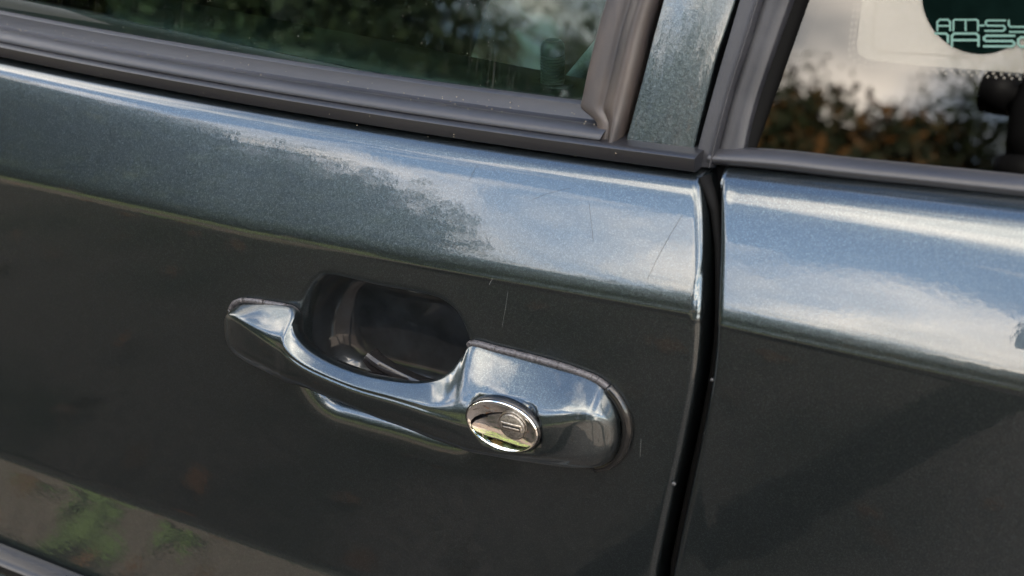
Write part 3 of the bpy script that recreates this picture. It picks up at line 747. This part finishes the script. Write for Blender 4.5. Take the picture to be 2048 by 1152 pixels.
# roof, floor and far side close the cabin
DKI = simple('cabin_lining', (.05, .05, .048), .85, noise=.2, scale=40)
yr = np.linspace(.168, 1.38, 14)
rings = [[(x, y, 1.385+.045*math.sin(math.pi*(y-.168)/1.212)) for y in yr]+[(x, y, 1.36+.045*math.sin(math.pi*(y-.168)/1.212)) for y in yr[::-1]] for x in np.linspace(-1.35, 1.45, 12)]
mesh_obj('roof', *loft(rings), PAINT, car)
V, F = loft([[(x, 1.37, 1.39), (x, 1.50, .97), (x, 1.54, .90), (x, 1.55, .28), (x, 1.52, .28), (x, 1.50, .90), (x, 1.46, .97), (x, 1.34, 1.37)] for x in (-1.35, 1.45)])
mesh_obj('far_side', V, F, DKI, car)
mesh_obj('floor_pan', *box((.05, .76, .29), (2.8, 1.5, .03)), DKI, car)
V, F = loft([[(x, -.030, .27), (x, -.005, .20), (x, .05, .18), (x, .09, .18), (x, .09, .30), (x, 0, .30)] for x in (-1.35, 1.45)])
mesh_obj('sill', V, F, PAINT, car)

for x, nm in ((-1.345, 'front_light_blocker'), (1.445, 'rear_light_blocker')):  # added opaque end panels, floor to roof, keeping outside light out of the cabin
    sec = [(y, 1.372+.045*math.sin(math.pi*(y-.168)/1.212)) for y in yr]+[(1.50, .95), (1.50, .30), (.10, .30), (.09, .95)]
    mesh_obj(nm, *loft([[(x+k, y, z) for y, z in sec] for k in (-.01, .01)]), DKI, car)

# ------------------------------------------------------------------ camera stand, seen only as a reflection in the paint and glass
MATT = simple('matt_black_metal', (.004, .004, .0045), .6, spec=.12)
tri = empty('tripod', (.494, -.45, 0)); tag(tri, 'black camera tripod reflected in rear quarter panel and window', 'tripod')
def mirror_wing(px, py, y):
    v = on_y(px, py, y); n_ = np.array([.055, 1, 0]); n_ /= np.linalg.norm(n_)
    return v-2*n_*(v-np.array([.147, 0, 0])).dot(n_)
qa, qb = mirror_wing(2000, 745, .45), mirror_wing(1340, 1170, .45)
apex = qb+(qa-qb)*(1.0-qb[2])/(qa[2]-qb[2]); foot0 = qb+(qa-qb)*(0-qb[2])/(qa[2]-qb[2])
T0 = np.array([apex[0], apex[1], 0]); tri.location = T0
def tpart(name, vf, parent=tri):
    V, F = vf; return mesh_obj(name, [np.array(v)-T0 for v in V], F, MATT, parent)
for foot in (foot0, (.95, -1.05, 0), (1.0, -.22, 0)):
    foot = np.array(foot, float); d = apex-foot; mid = foot+d*.48
    lg = tpart('leg', join(tube([mid, apex], .024, 14), tube([foot+d*.005, mid], .018, 14)))
    tpart('leg_clamp', tube([mid-d*.025, mid+d*.02], .029, 14), lg)
tpart('apex_casting', tube([apex+(0, 0, -.05), apex+(0, 0, .0), apex+(0, 0, .05)], [.045, .05, .035], 16))
arm0, arm1 = apex+np.array([.06, .01, .045]), np.array([.165, -.475, 1.078])
tpart('centre_column', tube([arm0, arm1], .014, 14))
hb_ = np.array([.176, -.478, 1.096])
tpart('head_base', tube([hb_+(0, 0, -.02), hb_+(0, 0, .0), hb_+(0, 0, .012), hb_+(0, 0, .013)], [.018, .024, .024, .014], 18))
tpart('ball_head', tube([hb_+(0, 0, .010), hb_+(-.002, 0, .03), hb_+(-.004, 0, .055), hb_+(-.005, 0, .075), hb_+(-.006, .0, .10)], [.016, .018, .019, .014, .013], 18))
tpart('knob', tube([hb_+(-.005, 0, .060), hb_+(-.022, 0, .062), hb_+(-.023, 0, .062), hb_+(-.044, -.002, .064), hb_+(-.046, -.002, .064)], [.008, .009, .016, .016, .013], 18))
tpart('knob', tube([hb_+(-.002, 0, .028), hb_+(.02, .006, .030), hb_+(.034, .008, .031)], [.006, .010, .010], 14))

# ------------------------------------------------------------------ trees, weeds and leaves round the car (reflected in it)
def leaf_mat(name, c1, c2, c3):
    m, nt, p = new_mat(name); N = nt.nodes.new; L = nt.links.new
    g_ = N('ShaderNodeNewGeometry'); r = N('ShaderNodeValToRGB'); e = r.color_ramp.elements
    e[0].color = (*c1, 1); e[1].color = (*c3, 1); k = e.new(.5); k.color = (*c2, 1)
    L(g_.outputs['Random Per Island'], r.inputs[0]); L(r.outputs[0], p.inputs['Base Color']); p.inputs['Roughness'].default_value = .6; p.inputs['Specular IOR Level'].default_value = .1
    return m
LEAF_G = leaf_mat('green_leaves', (.007, .012, .0045), (.011, .017, .006), (.020, .024, .008))
LEAF_O = leaf_mat('autumn_leaves', (.007, .011, .004), (.012, .013, .0045), (.062, .028, .006))
LEAF_D = leaf_mat('dark_leaves', (.007, .013, .006), (.011, .018, .007), (.018, .025, .009))
BARK = simple('bark', (.055, .042, .032), .9, noise=.4, scale=12, bump=.5)
def tree(az, d, h, cr, mat, label, seed, leaf=.060, n=34000, squash=1.):
    r_ = np.random.default_rng(seed)
    base = np.array([math.sin(RAD(az))*d, -math.cos(RAD(az))*d, 0])
    t = empty('tree', base); tag(t, label, 'tree', 'trees standing across from the car')
    ch = h*.62*squash; cz = h-ch*.52
    P = [(0, 0, -.05), (.04*h*.2, 0, h*.2), (-.02*h*.3, .05, h*.4), (0, 0, h*.7)]
    parts = [tube(P, [.035*h*.6, .026*h*.6, .02*h*.6, .008*h], 9)]
    clumps = []
    for k in range(22):
        a = r_.uniform(0, 2*math.pi); rr = math.sqrt(r_.uniform(.05, 1)); zz_ = r_.uniform(-.8, .95)
        f = math.sqrt(max(.05, 1-zz_*zz_))
        c = np.array([math.cos(a)*rr*cr*f*.8, math.sin(a)*rr*cr*f*.8, cz+zz_*ch*.45]); clumps.append((c, r_.uniform(.32, .48)*cr))
        s0 = np.array([0, 0, h*r_.uniform(.25, .55)]); parts.append(tube([s0, (s0+c)/2+(0, 0, -.05*h), c], [.010*h, .006*h, .002*h], 5))
    mesh_obj('trunk', *join(*parts), BARK, t)
    C_ = np.array([clumps[i % 22][0] for i in range(n)]); S_ = np.array([clumps[i % 22][1] for i in range(n)])
    v = r_.normal(size=(n, 3)); v /= np.linalg.norm(v, axis=1)[:, None]
    pos = C_+v*(S_*r_.uniform(.35, 1.08, n))[:, None]; pos[:, 2] = np.maximum(pos[:, 2], .12*h)
    a = r_.normal(size=(n, 3)); a /= np.linalg.norm(a, axis=1)[:, None]; b = np.cross(a, v); b /= np.linalg.norm(b, axis=1)[:, None]+1e-9
    sz = (leaf*r_.uniform(.6, 1.4, n))[:, None]
    V = np.stack([pos-a*sz, pos+b*sz*.5, pos+a*sz, pos-b*sz*.5], 1).reshape(-1, 3)
    me = bpy.data.meshes.new('crown'); me.from_pydata(V.tolist(), [], [(4*i, 4*i+1, 4*i+2, 4*i+3) for i in range(n)])
    me.materials.append(mat); o = bpy.data.objects.new('crown', me); COL.objects.link(o); o.parent = t
    return t
tree(-74, 9, 5.2, 2.4, LEAF_D, 'broad dark green tree ahead of the car', 1, squash=1.35)
tree(-58, 10, 5.4, 2.3, LEAF_G, 'broad green tree reflected along the front of the door', 2, squash=1.35)
tree(-46, 11.5, 5.9, 2.5, LEAF_D, 'dark green tree beside the broad green one', 3, squash=1.35)
tree(-52, 14, 6.6, 2.6, LEAF_D, 'dark tree standing back between the two broad ones', 13, squash=1.35)
tree(-38, 13, 5.3, 2.4, LEAF_G, 'rounded green tree at the edge of the reflected clouds', 4, squash=1.35)
tree(-29, 16, 5.1, 2.7, LEAF_D, 'low dark bushy tree under the reflected clouds', 5, squash=1.35)
tree(-22.5, 17, 5.4, 2.8, LEAF_G, 'low green bushy tree between the dark and the orange one', 6, squash=1.35)
tree(-16, 16, 5.0, 2.6, LEAF_O, 'orange autumn tree reflected in the quarter window', 7, .085, squash=1.3)
tree(-12.5, 22, 6.0, 2.5, LEAF_D, 'dark tree behind the orange autumn tree', 21, .09)
tree(-8.5, 20, 6.8, 2.6, LEAF_G, 'green tree next to the orange autumn tree', 8, squash=1.3)
tree(-1, 13, 9.5, 1.8, LEAF_D, 'tallest slender dark tree reflected in the rear quarter panel', 18, .075, 30000, 1.45)
tree(12, 13, 5.2, 2.3, LEAF_O, 'taller orange autumn tree toward the rear of the car', 9, squash=1.3)
tree(20, 12, 5.6, 2.6, LEAF_D, 'dark green tree toward the rear of the car', 10, squash=1.3)
def leaf_cards(name, pos, size, mat, r_, flat=1.):
    n = len(pos); a = r_.normal(size=(n, 3)); a[:, 2] *= flat; a /= np.linalg.norm(a, axis=1)[:, None]
    v = r_.normal(size=(n, 3))*np.array([flat, flat, 1]); b = np.cross(a, v); b /= np.linalg.norm(b, axis=1)[:, None]+1e-9
    sz = (size*r_.uniform(.6, 1.4, n))[:, None]
    V = np.stack([pos-a*sz, pos+b*sz*.55, pos+a*sz, pos-b*sz*.55], 1).reshape(-1, 3)
    me = bpy.data.meshes.new(name); me.from_pydata(V.tolist(), [], [(4*i, 4*i+1, 4*i+2, 4*i+3) for i in range(n)])
    me.materials.append(mat); o = bpy.data.objects.new(name, me); COL.objects.link(o); return o
r_ = np.random.default_rng(31)
n = 36000; az = np.radians(r_.uniform(-95, 45, n)); dd = r_.uniform(19, 21.5, n); hh = 3.0+.5*np.sin(az*23)+.3*np.sin(az*61)
o = leaf_cards('hedge', np.stack([np.sin(az)*dd, -np.cos(az)*dd, hh*r_.uniform(0, 1, n)], 1), .24, LEAF_D, r_)
tag(o, 'long dark hedge behind the trees', 'hedge')
n = 1100; xy = np.stack([r_.uniform(-7, 2, n), -(.35+7*r_.uniform(0, 1, n)**1.3), r_.uniform(.008, .03, n)], 1)
o = leaf_cards('fallen_leaves', xy, .035, leaf_mat('fallen_leaf', (.024, .018, .013), (.042, .024, .014), (.095, .042, .016)), r_, .25); tag(o, 'orange and brown fallen leaves scattered on the dirt', 'leaves', kind='stuff')
n = 16000; xy = np.stack([r_.uniform(-12, 4, n), -(3.1+7*r_.uniform(0, 1, n)), np.full(n, .03)], 1)
keep = (np.sin(xy[:, 0]*1.7+xy[:, 1])*.5+np.sin(xy[:, 1]*2.3)*.5+r_.normal(size=n)*.3) > -.2
gb = []
xy = xy[keep]; n = len(xy); a = r_.uniform(0, 2*math.pi, n); hgt = r_.uniform(.05, .13, n); sx = np.stack([np.cos(a), np.sin(a), 0*a], 1)*.006; ln2 = np.stack([np.cos(a*3)*.04, np.sin(a*3)*.04, hgt], 1)
V = np.stack([xy-sx-(0, 0, .03), xy+sx-(0, 0, .03), xy+ln2], 1).reshape(-1, 3)
me = bpy.data.meshes.new('grass'); me.from_pydata(V.tolist(), [], [(3*i, 3*i+1, 3*i+2) for i in range(n)]); me.materials.append(leaf_mat('grass_blade', (.04, .07, .015), (.07, .11, .022), (.11, .13, .035)))
o = bpy.data.objects.new('grass', me); COL.objects.link(o); tag(o, 'short green grass at the edge of the dirt', 'grass', kind='stuff')

def weed(x, y, sc, seed, label):
    r_ = np.random.default_rng(seed); e = empty('weed', (x, y, 0)); tag(e, label, 'plant', 'weeds in the dirt beside the car')
    mat = leaf_mat('weed_leaf_%d' % seed, (.022, .038, .010), (.032, .050, .014), (.048, .062, .020))
    for k in range(9):
        a = k*2.4+r_.uniform(-.3, .3); ln_ = sc*r_.uniform(.7, 1.15); wd = ln_*r_.uniform(.20, .28); el = r_.uniform(.25, .8)
        d = np.array([math.cos(a), math.sin(a), 0]); s_ = np.array([-d[1], d[0], 0]); V = []; F = []
        for i, t in enumerate(np.linspace(0, 1, 8)):
            c = d*ln_*t*math.cos(el*(1-t*.7))+np.array([0, 0, ln_*(math.sin(el)*t-.45*t*t)+.012]); w_ = wd*max(.06, math.sin(math.pi*min(1, max(0, (t-.18)/.82))**.8))
            V += [c-s_*w_+(0, 0, .12*w_), c, c+s_*w_+(0, 0, .12*w_)]
            if i:
                q = 3*i; F += [(q-3, q-2, q+1, q), (q-2, q-1, q+2, q+1)]
        V2 = V+[np.array(v)-(0, 0, .0012) for v in V]; m_ = len(V)
        mesh_obj('leaf', V2, F+[tuple(i+m_ for i in f[::-1]) for f in F], mat, e)
    return e

def mirror_ground(px, py):
    """where the painted side reflects this pixel onto the ground"""
    p = on_door(px, py); e = 1e-4; d = ray(px, py)
    gx_ = (float(O_side(p[0]+e, p[2]))-float(O_side(p[0]-e, p[2])))/(2*e); gz_ = (float(O_side(p[0], p[2]+2e-3))-float(O_side(p[0], p[2]-2e-3)))/4e-3
    n_ = np.array([-gx_, -1, -gz_]); n_ /= np.linalg.norm(n_); r = d-2*d.dot(n_)*n_
    return p+r*(-p[2]/r[2])
for (px, py, sc_w, lab) in ((190, 1035, .10, 'largest leafy weed in the sunlit dirt, long green leaves'), (75, 962, .10, 'small weed clump at the shadow edge'), (360, 1085, .09, 'small yellowish weed beside the largest one'), (150, 1110, .11, 'weed in front of the largest one, short leaves')):
    q = mirror_ground(px, py); weed(q[0], q[1], sc_w, int(px), lab)

# ------------------------------------------------------------------ small wear: dust on the rubber, chips at the gap, hairline scratches
DUST = simple('pale_dust', (.16, .14, .105), .9)
def specks(name, pts, rmin, rmax, mat, parent, seed):
    r_ = np.random.default_rng(seed); vf = []
    for p in pts:
        r = r_.uniform(rmin, rmax); p = np.array(p)
        P = [p+np.array(k)*r*r_.uniform(.7, 1.3) for k in ((1,0,0),(-1,0,0),(0,1,0),(0,-1,0),(0,0,1),(0,0,-1))]
        vf.append((P, [(0,2,4),(2,1,4),(1,3,4),(3,0,4),(2,0,5),(1,2,5),(3,1,5),(0,3,5)]))
    o = mesh_obj(name, *join(*vf), mat, parent, False); o['kind'] = 'stuff'; return o
r_ = np.random.default_rng(77)
pts = []
for k in range(70):
    x = r_.uniform(-.32, seal_end-.004); y = r_.uniform(.033, .049)+.0005; pts.append((x, y, .9741+float(bow(x))+(.0003 if y < .042 else .0005)))
specks('seal_dust', pts, .0002, .00042, DUST, seal, 5)
pts = [(x, .0277+r_.uniform(-.0002, .002), .9600+r_.uniform(.000, .0064)+float(bow(x))) for x in r_.uniform(-.32, strip_end-.003, 45)]
specks('strip_dust', pts, .00018, .0004, DUST, strip, 6)
CHIP = simple('bare_chip', (.032, .034, .036), .35)
for (px, py, rr) in ((1424, 760, .0011), (1347, 968, .0014), (1409, 866, .0004)):
    p = on_door(px, py, h=-.0012 if px > 1400 else .0)
    V, F = lathe([(0, .0006), (.45*rr, .00055), (.8*rr, .0003), (rr, -.0006)], p, (0, -1, .1), (1, 0, 0), 10, (1, .8))
    mesh_obj('paint_chip', V, F, CHIP, quarter if px > 1410 else door)
SCR = simple('scratch_line', (.10, .11, .11), .4)
SCR_D = simple('dark_scratch', (.035, .035, .034), .6)
def scratch(pix, w_, m_):
    P = catmull([on_door(*p, h=.00002) for p in pix], 6)
    V, F = tube(P, np.concatenate([[w_*.2], np.full(len(P)-2, w_), [w_*.2]]), 4)
    mesh_obj('scratch', V, F, m_, door)
scratch([(1366, 428), (1345, 462), (1318, 510), (1294, 560)], .00010, SCR_D)
scratch([(965, 316), (950, 338), (936, 366)], .00009, SCR_D)
scratch([(1058, 402), (1100, 386), (1142, 376)], .00008, SCR_D)
scratch([(1178, 405), (1182, 440), (1187, 485)], .00008, SCR_D)
scratch([(1016, 582), (1010, 622), (1004, 655)], .00006, SCR)
scratch([(985, 557), (981, 564), (978, 570)], .00014, SCR)
scratch([(1282, 878), (1281, 898), (1280, 914)], .00009, SCR)
